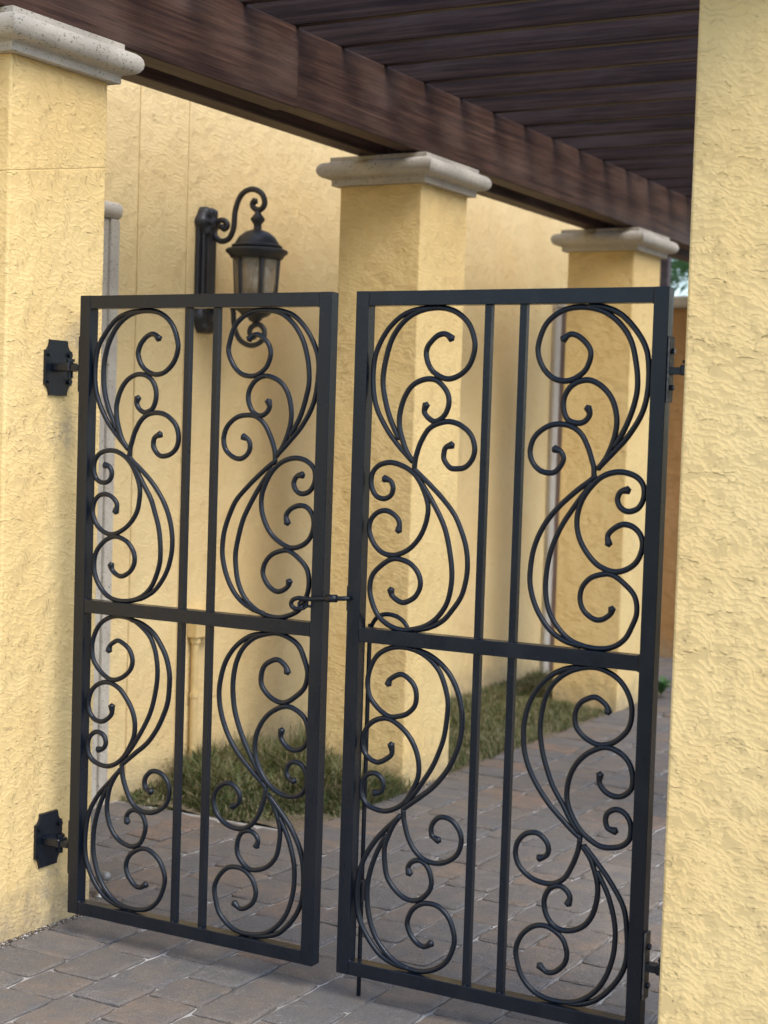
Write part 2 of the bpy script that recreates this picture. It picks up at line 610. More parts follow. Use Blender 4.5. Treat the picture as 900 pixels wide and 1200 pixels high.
cells = [c for c in cells if not in_pillar(c[0], c[1])]
cells.sort(key=lambda c: -frame_area(c[0], c[1]))
GAP, GAPX = 0.0024, 0.0056
cache = {}
bmj = bmesh.new()
for i, (x, y, lx, ly) in enumerate(cells):
    dz = rnd.gauss(0, 0.0014)
    tilt = (rnd.gauss(0, 0.010), rnd.gauss(0, 0.008))
    if i < 298:
        key = (round(lx, 3), round(ly, 3), rnd.randrange(6))
        if key not in cache:
            b2 = bmesh.new()
            paver_bm(b2, lx - GAPX, ly - GAP, hash(key) & 0xffff)
            cache[key] = mesh_from_bm('paver', b2, M_PAVER)
        o = obj('paver', cache[key], PAVE, (x, y, dz))
        o.rotation_euler = (tilt[1], -tilt[0], rnd.gauss(0, 0.006))
    else:
        paver_bm(bmj, lx - GAPX, ly - GAP, i, (x, y), dz, tilt)
tag(obj('far_pavers', mesh_from_bm('far_pavers', bmj, M_PAVER_J), PAVE), kind='stuff')


# ------------------------------------------------------------------ pillars
def ring_profile(bm, prof, x0, x1, y0, y1):
    """square moulding: offsets outward from the pillar outline"""
    rings = []
    for off, z in prof:
        rings.append([bm.verts.new(p) for p in ((x0 - off, y0 - off, z), (x1 + off, y0 - off, z), (x1 + off, y1 + off, z), (x0 - off, y1 + off, z))])
    for a, b in zip(rings, rings[1:]):
        for j in range(4): bm.faces.new((a[j], a[(j + 1) % 4], b[(j + 1) % 4], b[j]))
    bm.faces.new(rings[0][::-1])
    bm.faces.new(rings[-1])


def make_pillar(x0, y0, label, mat, groove=False):
    cx, cy = x0 + PW / 2, y0 + PL / 2
    t = thing('stucco_pillar', label, 'pillar', (cx, cy, 0), 'stucco pillars of the pergola')
    bm = bmesh.new()
    zs = [-0.03] + ([2.236, 2.238, 2.2405, 2.2425] if groove else []) + [ZSH]
    offs = [0.0] + ([0, -0.0013, -0.0013, 0] if groove else []) + [0.0]
    ch = 0.007
    rings = []
    for z, off in zip(zs, offs):
        hx, hy = PW / 2 + off, PL / 2 + off
        ring = []
        for sx, sy in ((-1, -1), (1, -1), (1, 1), (-1, 1)):
            a0 = math.atan2(sy, sx) - math.pi / 4
            for q in range(3):
                a = a0 + q * math.pi / 4
                yy = sy * (hy - ch) + ch * math.sin(a)
                ring.append(bm.verts.new((sx * (hx - ch) + ch * math.cos(a), yy, z + (0.17 * (yy + 0.215) if off < 0 or 0 < zs.index(z) < len(zs) - 1 else 0))))
        rings.append(ring)
    for a, b in zip(rings, rings[1:]):
        n = len(a)
        for j in range(n): bm.faces.new((a[j], a[(j + 1) % n], b[(j + 1) % n], b[j]))
    bm.faces.new(rings[0][::-1])
    bm.faces.new(rings[-1])
    obj('shaft', mesh_from_bm('shaft', bm, mat), t)
    bm = bmesh.new()
    prof = [(0.0, ZSH + 0.001), (0.026, ZSH + 0.001), (0.028, ZSH + 0.003), (0.028, ZSH + 0.024), (0.032, ZSH + 0.028), (0.040, ZSH + 0.031)]
    for q in range(9):
        a = -math.pi / 2 + q * math.pi / 8
        prof.append((0.046 + 0.032 * math.cos(a), ZSH + 0.066 + 0.034 * math.sin(a)))
    prof += [(0.040, ZSH + 0.1015), (0.034, ZSH + 0.104), (0.034, ZCAP - 0.002), (0.031, ZCAP), (0.0, ZCAP)]
    ring_profile(bm, prof, -PW / 2, PW / 2, -PL / 2, PL / 2)
    obj('cap', mesh_from_bm('cap', bm, M_STONE, 'angle'), t)
    return t


make_pillar(XF - PW, PY[0], 'yellow stucco pillar with two black hinge plates and grey smudges', M_STUCCO_L, True)
make_pillar(XF - PW, PY[1], 'yellow stucco pillar with stone cap standing next to the wall lantern', M_STUCCO)
make_pillar(XF - PW, PY[2], 'yellow stucco pillar farthest along the grass strip', M_STUCCO)
make_pillar(XF2, PY[0], 'bright yellow stucco pillar that carries the leaf with the drop bolt', M_STUCCO)
make_pillar(XF2, PY[1], 'yellow stucco pillar directly behind the drop bolt leaf pillar', M_STUCCO)
make_pillar(XF2, PY[2], 'yellow stucco pillar last in the open side row', M_STUCCO)

# ------------------------------------------------------------------ house wall
wt = thing('house_wall', 'yellow stucco house wall with two upright joints behind the lantern', 'wall', (XWALL - 0.15, 3.5, 0))
edges = [-2.6, 1.525, 1.857, 7.14]
for a, b in zip(edges, edges[1:]):
    box_obj('wall_panel', (XWALL - 0.22, XWALL, a + 0.0035, b - 0.0035, -0.05, 3.55), M_WALL, wt, 0.003)
box_obj('joint_backing', (XWALL - 0.20, XWALL - 0.008, -2.55, 7.1, -0.05, 3.5), plain('joint_filler', (0.30, 0.22, 0.11), 0.9), wt)

# garden wall across the end
gt = thing('garden_wall', 'stucco wall coloured as if in shade, with stone coping closing off the passage end', 'wall', (-0.80, 7.24, 0))
box_obj('wall_panel', (XWALL + 0.001, -0.30, 7.142, 7.34, -0.05, 2.44), stucco('shade_toned_stucco', col_a=(0.46, 0.26, 0.105), col_b=(0.40, 0.22, 0.085)), gt, 0.004)  # pergola shade is put into the colour: brown instead of yellow stucco
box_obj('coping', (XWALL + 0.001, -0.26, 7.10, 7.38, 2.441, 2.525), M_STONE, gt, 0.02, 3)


def door_surround(y0, y1, label):
    t = thing('door_surround', label, 'door surround', (XWALL, (y0 + y1) / 2, 0), None)
    zt = 2.395
    for s in (0, 1):
        def Y(a, b): return (y0 + a, y0 + b) if s == 0 else (y1 - b, y1 - a)
        bm = bmesh.new()
        a, b = Y(0.0, 0.052)
        box(bm, XWALL + 0.001, XWALL + 0.030, a, b, -0.03, zt - 0.068, 0.004)
        a, b = Y(0.053, 0.110)
        box(bm, XWALL + 0.001, XWALL + 0.018, a, b, -0.03, zt - 0.068, 0.004)
        bmesh.ops.translate(bm, verts=bm.verts, vec=-Vector(t.location))
        obj('jamb', mesh_from_bm('jamb', bm, M_STONE), t)
    bm = bmesh.new()
    n = 8
    ends = []
    for yy in (y0 - 0.004, y1 + 0.004):
        ring = [bm.verts.new((XWALL + 0.001, yy, zt))] + [bm.verts.new((XWALL + 0.012 + 0.026 * math.sin(q * math.pi / n), yy, zt - 0.033 + 0.033 * math.cos(q * math.pi / n))) for q in range(n + 1)] + [bm.verts.new((XWALL + 0.001, yy, zt - 0.066))]
        ends.append(ring)
    m_ = len(ends[0])
    for j in range(m_): bm.faces.new((ends[0][j], ends[0][(j + 1) % m_], ends[1][(j + 1) % m_], ends[1][j]))
    bm.faces.new(ends[0]); bm.faces.new(ends[1][::-1])
    bmesh.ops.translate(bm, verts=bm.verts, vec=-Vector(t.location))
    obj('head_moulding', mesh_from_bm('head_moulding', bm, M_STONE, 'angle'), t)
    d = box_obj('door', (XWALL + 0.001, XWALL + 0.014, y0 + 0.112, y1 - 0.112, 0.005, zt - 0.070), M_DOOR, t)
    yc = (y0 + y1) / 2
    for za, zb_ in ((0.2, 0.95), (1.15, 2.1)):
        for ya, yb in ((y0 + 0.22, yc - 0.05), (yc + 0.05, y1 - 0.22)):
            bm = bmesh.new()
            box(bm, XWALL + 0.0145, XWALL + 0.022, ya, yb, za, zb_, 0.005)
            bmesh.ops.translate(bm, verts=bm.verts, vec=-Vector(t.location))
            obj('door_panel', mesh_from_bm('door_panel', bm, M_DOOR), d)
    return t


door_surround(0.18, 1.375, 'pale stone door surround beside the hinge plate pillar')
door_surround(5.74, 6.94, 'pale stone door surround half hidden by the farthest pillar')

# ------------------------------------------------------------------ pergola
pt = thing('pergola', 'dark stained timber pergola with paired beams and close rafters', 'pergola', (0.65, 3.0, ZCAP))
ZR = 2.985
JY = 1.312
# near beam in two lengths, the outer one a touch proud
box_obj('beam', (-0.445, -0.346, -0.95, JY - 0.002, 2.6925, ZR - 0.0015), M_WOOD_Y, pt, 0.004)
box_obj('beam', (-0.445, -0.354, JY + 0.002, 7.10, 2.7005, ZR - 0.0015), M_WOOD_Y, pt, 0.004)
box_obj('beam', (-0.655, -0.560, -0.95, 7.10, 2.6945, ZR - 0.0015), M_WOOD_Y, pt, 0.004)
box_obj('beam', (1.669, 1.765, -0.95, 7.10, 2.6945, ZR - 0.0015), M_WOOD_Y, pt, 0.004)
box_obj('beam', (1.885, 1.980, -0.95, 7.10, 2.6945, ZR - 0.0015), M_WOOD_Y, pt, 0.004)
for py in PY:
    for a, b in ((-0.559, -0.446), (1.766, 1.884)):
        box_obj('block', (a, b, py + 0.06, py + 0.30, ZCAP + 0.003, ZR - 0.02), M_WOOD_Y, pt, 0.003)
rme = None
for k in range(-6, 17):
    Y0 = 1.617 + 0.3365 * k
    if rme is None:
        bm = bmesh.new()
        box(bm, -1.46, 1.78, 0.0, 0.036, 0.0, 0.19, 0.003)
        rme = mesh_from_bm('rafter', bm, M_WOOD_X)
    o = obj('rafter', rme, pt, Vector((0.65, Y0, ZR)) - Vector(pt.location))
    o.rotation_euler = (0, 0, rnd.gauss(0, 0.0012))

# ------------------------------------------------------------------ gate
SCROLL = [
    [(93, 504), (80, 523), (61, 561), (45, 610), (39, 654), (43, 707), (61, 763), (93, 807), (138, 836), (196, 845), (246, 834), (284, 803), (302, 759), (303, 727), (288, 694), (262, 670), (232, 662), (203, 669), (177, 689), (164, 719), (167, 741), (179, 759), (199, 774), (219, 777), (238, 764)],
    [(132, 448), (92, 488), (56, 528), (24, 583), (10, 639), (9, 703), (22, 748), (51, 793), (88, 826), (130, 842), (171, 846)],
    [(134, 446), (114, 473), (100, 503), (91, 536), (90, 573), (101, 614), (124, 644), (155, 661), (186, 663), (212, 649), (229, 624), (231, 595), (219, 567), (195, 556), (174, 562), (162, 579), (167, 597)],
    [(141, 430), (143, 452), (148, 471), (159, 501), (179, 533), (207, 552), (240, 556), (273, 548), (303, 524), (314, 491), (309, 462), (289, 441), (265, 434), (245, 438), (229, 455), (225, 473), (232, 488), (251, 496)],
    [(50, 399), (70, 393), (78, 375), (71, 356), (50, 346), (26, 355), (12, 379), (13, 410), (30, 431), (59, 442), (89, 441), (120, 429), (146, 408), (168, 375), (181, 339), (182, 302), (172, 268), (152, 237), (123, 212), (85, 198), (51, 204), (24, 225), (11, 258), (15, 289), (34, 309), (60, 315), (84, 304), (99, 286), (96, 263)],
    [(82, 108), (89, 90), (111, 76), (132, 78), (157, 95), (169, 122), (164, 152), (142, 176), (111, 188), (86, 188), (56, 172), (27, 142), (19, 103), (28, 66), (48, 33), (79, 12), (118, 3), (160, 8), (198, 24), (230, 52), (250, 87), (260, 129), (261, 173), (253, 224), (239, 268), (221, 307), (194, 350), (170, 383), (148, 411)],
    [(139, 430), (158, 414), (188, 391), (227, 356), (261, 317), (283, 278), (299, 235), (305, 191), (303, 150), (290, 105), (267, 67), (239, 38), (202, 17), (161, 7)],
]
TIPS = [(1, 1.45), (1, 1), (1, 1.45), (1, 1.45), (1.45, 1.45), (1.45, 1), (1, 1)]
TB = 0.038
YG = 0.019
scroll_me = {}
UPH, LOH = (ZT - TB) - ZM1, ZM0 - (ZB + TB)


hand = random.Random(21)


def scroll_mesh(ci, mx, mz, half):
    """hand-bent rod: every scroll differs by a millimetre or two"""
    pts = []
    sx, sz = hand.gauss(0, 0.0012), hand.gauss(0, 0.0012)
    for u, v in SCROLL[ci]:
        x = u / 1000 - half + TB + sx + hand.gauss(0, 0.0007)
        z = v / 1000
        if mx: x = -x
        z = ZM0 - z * LOH / UPH if mz else ZM1 + z
        z = min(max(z + sz + hand.gauss(0, 0.0007), ZB + TB + 0.004), ZT - TB - 0.004)
        pts.append((x, 0, z - ZB))
    bm = bmesh.new()
    tube(bm, smooth_path(pts, 5), 0.0073 + hand.uniform(-0.0002, 0.0003), tip0=TIPS[ci][0], tip1=TIPS[ci][1])
    return mesh_from_bm('scroll', bm, M_IRON, True)


def weld(bm, p, r=0.006):
    q = bmesh.ops.create_icosphere(bm, subdivisions=1, radius=r)
    for v in q['verts']: v.co = Vector((v.co.x * random.uniform(1.0, 2.0), v.co.y * 1.4, v.co.z * 0.7)) + Vector(p)


def make_leaf(x0, x1, label):
    xc = (x0 + x1) / 2
    t = thing('gate_leaf', label, 'gate', (xc, YG, ZB))
    h = (x1 - x0) / 2
    for a, b in ((x0, x0 + TB), (x1 - TB, x1)):
        box_obj('stile', (a, b, 0, 2 * YG, ZB, ZT), M_IRON, t, 0.0018, 2)
    for a, b in ((ZB, ZB + TB), (ZM0, ZM1), (ZT - TB, ZT)):
        box_obj('rail', (x0 + TB + 0.0005, x1 - TB - 0.0005, 0.0006, 2 * YG - 0.0006, a + (0.0004 if a == ZB else 0), b - (0.0004 if b == ZT else 0)), M_IRON, t, 0.0014, 2)
    for s in (-1, 1):
        for a, b in ((ZB + TB, ZM0), (ZM1, ZT - TB)):
            xb = xc + s * 0.0485
            box_obj('bar', (xb - 0.0095, xb + 0.0095, YG - 0.0095, YG + 0.0095, a - 0.0003, b + 0.0003), M_IRON, t, 0.0012)
    for ci in range(7):
        for mx in (0, 1):
            for mz in (0, 1):
                obj('scroll', scroll_mesh(ci, mx, mz, 0.43), t)
    # weld beads at the joints
    bm = bmesh.new()
    for x in (x0 + TB, x1 - TB):
        for z in (ZB + TB, ZM1, ZM0, ZT - TB):
            weld(bm, (x, 0.006, z), 0.0045)
    for s in (-1, 1):
        for z in (ZB + TB, ZM1):
            weld(bm, (xc + s * 0.0485, YG - 0.0095, z), 0.004)
    bmesh.ops.translate(bm, verts=bm.verts, vec=-Vector(t.location))
    tag(obj('weld_beads', mesh_from_bm('weld_beads', bm, M_IRON, True), t), kind='stuff')
    return t


LL = make_leaf(XL0, XL1, 'black iron scroll gate leaf hung on the smudged pillar, hooked shut')
RL = make_leaf(XR0, XR1, 'black iron scroll gate leaf with drop bolt rod at its meeting stile')

# hinge straps on the stiles
for leaf, xa, xb, zs in ((LL, XL0 - 0.007, XL0 - 0.0005, ((1.620, 1.782), (0.186, 0.345))), (RL, XR1 + 0.0005, XR1 + 0.007, ((1.625, 1.782), (0.168, 0.334)))):
    for a, b in zs:
        s = box_obj('hinge_strap', (xa, xb, 0.004, 0.036, a, b), M_IRON if leaf is LL else M_STRIP, leaf, 0.001)
        if leaf is RL:
            for z in (a + 0.035, b - 0.035):
                bm = bmesh.new()
                cyl(bm, (xb, 0.018, z), (xb + 0.008, 0.018, z), 0.0075, 6)
                bmesh.ops.translate(bm, verts=bm.verts, vec=-Vector(leaf.location))
                obj('bolt_head', mesh_from_bm('bolt_head', bm, M_IRON), s)
# meeting plate on the right leaf for the hook
box_obj('hook_plate', (XR0 - 0.0045, XR0 - 0.0005, 0.004, 0.034, 1.052, 1.118), M_IRON, RL, 0.0008)


def hinge(side, zc, label, leaf):
    """plate with scooped corners on the pillar, lug and bolt reaching to the gate stile"""
    xw = XF if side < 0 else XF2
    d = 1 if side < 0 else -1            # direction from the pillar towards the gate
    loc = Vector((xw, 0.03, zc)) - Vector(leaf.location)
    hw, hh, c = 0.060, 0.083, 0.032
    pts = []
    for sy, sz in ((-1, -1), (1, -1), (1, 1), (-1, 1)):
        arc = []
        for q in range(6):
            a = q / 5 * math.pi / 2
            arc.append((sy * (hw - (c - c * 0.35) * math.cos(a) * 1.0 - 0.0), sz * (hh - c * math.sin(a))))
        # walk so that the outline stays in order
        if (sy, sz) in ((-1, -1), (1, 1)): arc = arc[::-1]
        pts += arc
    bm = bmesh.new()
    A = [bm.verts.new((d * 0.0005, y_, z_)) for y_, z_ in pts]
    B = [bm.verts.new((d * 0.0085, y_ * 0.98, z_ * 0.98)) for y_, z_ in pts]
    bm.faces.new(A); bm.faces.new(B[::-1])
    for j in range(len(pts)): bm.faces.new((A[j], A[(j + 1) % len(pts)], B[(j + 1) % len(pts)], B[j]))
    t = tag(obj('hinge_plate', mesh_from_bm('hinge_plate', bm, M_IRON), leaf, loc), label)
    for sy in (-1, 1):
        for sz in (-1, 1):
            bm = bmesh.new()
            cyl(bm, (d * 0.0085, sy * 0.045, sz * 0.040), (d * 0.0165, sy * 0.045, sz * 0.040), 0.0085, 6)
            obj('bolt', mesh_from_bm('bolt', bm, M_IRON), t)
    bm = bmesh.new()
    box(bm, *sorted((d * 0.0086, d * 0.074)), -0.034, 0.010, -0.011, 0.014, 0.003)
    obj('lug', mesh_from_bm('lug', bm, M_IRON), t)
    bm = bmesh.new()
    cyl(bm, (d * 0.062, -0.011, -0.030), (d * 0.062, -0.011, 0.026), 0.008, 8)
    cyl(bm, (d * 0.062, -0.011, 0.0175), (d * 0.062, -0.011, 0.026), 0.0125, 6)
    obj('pin', mesh_from_bm('pin', bm, M_IRON), t)
    bm = bmesh.new()
    box(bm, *sorted((d * 0.0745, d * 0.1015)), -0.028, 0.005, -0.009, 0.0085, 0.001)
    obj('arm', mesh_from_bm('arm', bm, M_IRON), t)


hinge(-1, 1.690, 'black scalloped hinge plate high on the smudged pillar', LL)
hinge(-1, 0.270, 'black scalloped hinge plate low on the smudged pillar', LL)
hinge(1, 1.700, 'black hinge bracket high behind the bright pillar', RL)
hinge(1, 0.250, 'black hinge bracket low behind the bright pillar', RL)

# gate hook holding the two leaves together
ht = thing('gate_hook', 'black twisted wire hook tying the two gate leaves', 'gate hook', (0.6, -0.02, 1.05))
o0 = Vector(ht.location)
bm = bmesh.new()
hp = [(0.703, -0.004, 1.086), (0.690, -0.016, 1.0855), (0.655, -0.018, 1.083), (0.60, -0.018, 1.077), (0.572, -0.018, 1.076), (0.550, -0.019, 1.076), (0.533, -0.019, 1.068), (0.530, -0.018, 1.055), (0.543, -0.016, 1.046), (0.556, -0.012, 1.050), (0.560, -0.004, 1.058)]
tube(bm, [p - o0 for p in smooth_path(hp, 5)], 0.0064, side=Vector((0, 0.3, 1)), seg=8)
obj('hook', mesh_from_bm('hook', bm, M_IRON, True), ht)
bm = bmesh.new()
ring = [Vector((0.562 + 0.013 * math.cos(a), -0.010 + 0.006 * math.sin(a), 1.060 + 0.013 * math.sin(a))) for a in [q * 2 * math.pi / 12 for q in range(13)]]
tube(bm, [p - o0 for p in ring], 0.0042, side=Vector((0, 1, 0.2)), seg=7)
tube(bm, [Vector(p) - o0 for p in ((0.570, -0.008, 1.055), (0.5785, 0.004, 1.054), (0.585, 0.012, 1.054))], 0.004, seg=7)
obj('eye', mesh_from_bm('eye', bm, M_IRON, True), ht)
bm = bmesh.new()
cyl(bm, (0.672, -0.018, 1.0842), (0.640, -0.018, 1.0818), 0.0105, 8)
bmesh.ops.translate(bm, verts=bm.verts, vec=-o0)
obj('collar', mesh_from_bm('collar', bm, M_IRON, True), ht)

# drop bolt (cane bolt) behind the meeting stile of the right leaf
ct = thing('drop_bolt', 'thin black drop bolt rod with cane shaped handle behind gate stile', 'drop bolt', (0.737, 0.0525, 0.0))
o0 = Vector(ct.location)
bm = bmesh.new()
cp = [(0.737, 0.0525, 0.001), (0.737, 0.0525, 0.5), (0.737, 0.0525, 0.97), (0.740, 0.0525, 1.005), (0.758, 0.0525, 1.035), (0.788, 0.0525, 1.046), (0.824, 0.0525, 1.040), (0.850, 0.0525, 1.018), (0.858, 0.0525, 0.985)]
tube(bm, [p - o0 for p in smooth_path(cp, 5)], 0.0062, side=Vector((0, 1, 0)))
obj('rod', mesh_from_bm('rod', bm, M_IRON, True), ct)
for z in (0.26,):
    bm = bmesh.new()
    box(bm, 0.708, 0.7445, 0.0385, 0.0645, z, z + 0.06, 0.003)
    bmesh.ops.translate(bm, verts=bm.verts, vec=-o0)
    obj('sleeve', mesh_from_bm('sleeve', bm, M_IRON), ct)

# ------------------------------------------------------------------ wall lantern
lt = thing('wall_lantern', 'black scroll arm wall lantern with amber seeded glass', 'wall lantern', (XWALL, 1.985, 1.9))
o0 = Vector(lt.location)


def lpart(name, fn, mat, smooth=True, parent=None):
    bm = bmesh.new()
    fn(bm)
    bmesh.ops.translate(bm, verts=bm.verts, vec=-o0)
    return obj(name, mesh_from_bm(name, bm, mat, smooth), parent or lt)


def plate_fn(bm):
    box(bm, XWALL + 0.001, XWALL + 0.020, 1.912, 2.046, 1.995, 2.395, 0.004)
    box(bm, XWALL + 0.0205, XWALL + 0.034, 1.930, 2.028, 2.00, 2.39, 0.006)
    box(bm, XWALL + 0.0345, XWALL + 0.040, 1.952, 2.006, 2.00, 2.39, 0.003)


back = lpart('back_plate', plate_fn, M_LAMP, False)


def rosette(zc):
    def fn(bm):
        n = 24
        rings = []
        for r, x in ((0.070, 0.001), (0.070, 0.026), (0.060, 0.040), (0.040, 0.046), (0.030, 0.040), (0.018, 0.052), (0.0, 0.056)):
            if r == 0:
                rings.append([bm.verts.new((XWALL + x, 1.979, zc))])
            else:
                rings.append([bm.verts.new((XWALL + x + (0.005 * math.cos(6 * 2 * math.pi * j / n) if 0.02 < r < 0.065 else 0), 1.979 + r * (1 + 0.07 * math.cos(6 * 2 * math.pi * j / n)) * math.cos(2 * math.pi * j / n), zc + r * (1 + 0.07 * math.cos(6 * 2 * math.pi * j / n)) * math.sin(2 * math.pi * j / n))) for j in range(n)])
        for a, b in zip(rings, rings[1:]):
            for j in range(n):
                k = (j + 1) % n
                if len(b) == 1: bm.faces.new((a[j], a[k], b[0]))
                else: bm.faces.new((a[j], a[k], b[k], b[j]))
    return fn


for zc in (2.392, 1.990): lpart('rosette', rosette(zc), M_LAMP, True, back)
LX, LY = -0.970, 2.0
TOPARM = [(-1.152, 2.380), (-1.139, 2.367), (-1.124, 2.380), (-1.134, 2.399), (-1.160, 2.405), (-1.184, 2.392), (-1.192, 2.362), (-1.181, 2.333), (-1.152, 2.316), (-1.114, 2.327), (-1.092, 2.370), (-1.085, 2.445), (-1.057, 2.508), (-1.005, 2.530), (-0.954, 2.510), (-0.937, 2.468), (-0.957, 2.443), (-0.987, 2.448), (-0.999, 2.468), (-0.984, 2.482)]
lpart('arm', lambda bm: tube(bm, smooth_path([(x, LY, z) for x, z in TOPARM], 5), 0.0125, seg=10, tip0=1.3, tip1=1.3, flat=0.9), M_LAMP)
LOWARM = [(-1.190, 2.010), (-1.150, 2.055), (-1.108, 2.060), (-1.084, 2.025), (-1.074, 1.950), (-1.040, 1.893), (-0.981, 1.873), (-0.930, 1.896), (-0.922, 1.938), (-0.952, 1.962), (-0.988, 1.950), (-0.994, 1.922), (-0.968, 1.910)]
lpart('lower_scroll', lambda bm: tube(bm, smooth_path([(x, LY, z) for x, z in LOWARM], 5), 0.0115, seg=10, tip1=1.3, flat=0.9), M_LAMP)
roof = lpart('lantern_roof', lambda bm: lathe(bm, [(0.0, 2.446), (0.012, 2.440), (0.018, 2.424), (0.036, 2.404), (0.033, 2.396), (0.019, 2.380), (0.020, 2.362), (0.034, 2.356), (0.060, 2.348), (0.090, 2.327), (0.109, 2.301), (0.117, 2.279), (0.121, 2.274), (0.146, 2.276), (0.154, 2.270), (0.152, 2.262), (0.135, 2.250), (0.128, 2.238), (0.118, 2.234), (0.0, 2.236)], (LX, LY), 32, 0.86), M_LAMP)
lpart('roof_bead', lambda bm: lathe(bm, [(0.116, 2.296), (0.124, 2.292), (0.124, 2.284), (0.116, 2.281)], (LX, LY), 32, 0.86), M_LAMP, True, roof)


def pane(k):
    def fn(bm):
        a0, a1 = k * math.pi / 3 + 0.09 + 0.3, (k + 1) * math.pi / 3 - 0.09 + 0.3
        rows = []
        for r, z in ((0.0963, 2.236), (0.0834, 2.043)):
            rows.append([[bm.verts.new((LX + (r + dr) * math.cos(a0 + (a1 - a0) * q / 4), LY + (r + dr) * math.sin(a0 + (a1 - a0) * q / 4), z)) for q in range(5)] for dr in (0, -0.004)])
        for s in (0, 1):
            for q in range(4): bm.faces.new((rows[0][s][q], rows[0][s][q + 1], rows[1][s][q + 1], rows[1][s][q]))
        for r in rows:
            for q in range(4): bm.faces.new((r[0][q], r[0][q + 1], r[1][q + 1], r[1][q]))
        for q in (0, 4): bm.faces.new((rows[0][0][q], rows[0][1][q], rows[1][1][q], rows[1][0][q]))
    return fn


for k in range(6):
    lpart('glass_pane', pane(k), M_GLASS)
    a = k * math.pi / 3 + 0.3
    lpart('cage_bar', lambda bm: tube(bm, [Vector((LX + 0.0972 * math.cos(a), LY + 0.0972 * math.sin(a), 2.240)), Vector((LX + 0.0843 * math.cos(a), LY + 0.0843 * math.sin(a), 2.038))], 0.0085, side=Vector((-math.sin(a), math.cos(a), 0)), seg=8), M_LAMP)
lpart('bulb', lambda bm: lathe(bm, [(0.0, 2.045), (0.013, 2.045), (0.013, 2.105), (0.010, 2.108), (0.016, 2.125), (0.017, 2.14), (0.009, 2.168), (0.0, 2.185)], (LX, LY), 12), plain('frosted_bulb', (0.75, 0.70, 0.58), 0.4, 0, 0.1))
lpart('lantern_cup', lambda bm: lathe(bm, [(0.0, 2.044), (0.098, 2.044), (0.107, 2.038), (0.107, 2.029), (0.096, 2.020), (0.080, 2.012), (0.066, 1.998), (0.036, 1.988), (0.030, 1.978), (0.014, 1.972), (0.010, 1.960), (0.0, 1.957)], (LX, LY), 32, 0.86), M_LAMP)

# ------------------------------------------------------------------ small fixtures
et = thing('electrical_box', 'yellow painted junction box and conduit on wall below lantern', 'electrical box', (XWALL, 1.98, 0.6))
box_obj('box', (XWALL + 0.001, XWALL + 0.055, 1.925, 2.055, 0.615, 0.735), M_PIPE, et, 0.004)
for nm, r, a, b in (('conduit', 0.0165, -0.02, 0.62), ('coupling', 0.0205, 0.355, 0.375), ('coupling', 0.0225, 0.592, 0.614)):
    bm = bmesh.new()
    cyl(bm, (0.026, -0.025, a - 0.6), (0.026, -0.025, b - 0.6), r, 14)
    obj(nm, mesh_from_bm(nm, bm, M_PIPE, False), et)

st = thing('pipe_stub', 'small grey pipe stub with pale cap at the foot of the smudged pillar', 'pipe', (-0.415, 0.365, 0.0))
bm = bmesh.new()
lathe(bm, [(0.0, 0.0), (0.022, 0.0), (0.022, 0.006), (0.013, 0.010), (0.013, 0.052), (0.0, 0.052)], (0, 0), 14)
obj('post', mesh_from_bm('post', bm, M_GALV, True), st)
bm = bmesh.new()
tube(bm, smooth_path([(-0.004, 0, 0.054), (0.006, -0.002, 0.066), (0.024, -0.006, 0.073), (0.040, -0.010, 0.074)], 4), 0.0145, seg=12)
obj('elbow', mesh_from_bm('elbow', bm, plain('grey_plastic_cap', (0.26, 0.26, 0.255), 0.5), True), st)


# ------------------------------------------------------------------ grass strip
def grass_ok(x, y):
    for py in PY:
        if py - 0.01 < y < py + PL + 0.01 and XF - PW - 0.01 < x < XF + 0.01: return False
    if y > 5.64: return False
    return True


verts, faces = [], []
rg = random.Random(7)


def blade(x, y, z, h, wdt, lean, ang, curl):
    dx, dy = math.cos(ang), math.sin(ang)
    px, py = -dy * wdt / 2, dx * wdt / 2
    b = len(verts)
    m1 = (x + dx * lean * 0.35, y + dy * lean * 0.35, z + h * 0.6)
    tp = (x + dx * lean, y + dy * lean, z + h * (1 - curl))
    verts.extend([(x - px, y - py, z), (x + px, y + py, z), (m1[0] + px * 0.8, m1[1] + py * 0.8, m1[2]), (m1[0] - px * 0.8, m1[1] - py * 0.8, m1[2]), tp])
    faces.append((b, b + 1, b + 2, b + 3))
    faces.append((b + 3, b + 2, b + 4))


count = 0
while count < 46000:
    x = rg.uniform(XWALL + 0.01, -0.33)
    y = rg.uniform(1.42, 5.66)
    if not grass_ok(x, y): continue
    nz = noise.noise(Vector((x * 3.1, y * 3.1, 2.0)))
    if y < 2.35:
        edge = 1.50 + 0.10 * noise.noise(Vector((x * 4, 3, 1))) + max(0.0, (x + 0.62)) * 0.35
        if y < edge: continue
        hmax = 0.10 + 0.10 * min(1.0, (y - 1.5) / 0.6) + 0.15 * nz
        hmax *= min(1.0, 0.35 + (y - edge) * 3.0)
        hmax *= min(1.0, 0.55 + ((-0.33 - x) * 1.4))
        hh = rg.uniform(0.35, 1.0) * hmax
        ww = rg.choice((0.0025, 0.004, 0.006, 0.011))
        ln = rg.uniform(0.2, 1.3) * hh
    else:
        edge = -0.34 - 0.03 * (1 + noise.noise(Vector((y * 5, 1, 4))))
        if x > edge: continue
        if rg.random() > 0.72 + nz * 0.5: continue
        hh = rg.uniform(0.018, 0.052) * (1.0 + 0.7 * nz) * (1.5 if x < -1.0 else 1.0)
        ww = rg.uniform(0.003, 0.006)
        ln = rg.uniform(0.2, 1.1) * hh
    blade(x, y, -0.015, hh, ww, ln, rg.uniform(0, 6.283), rg.uniform(0, 0.35))
    count += 1
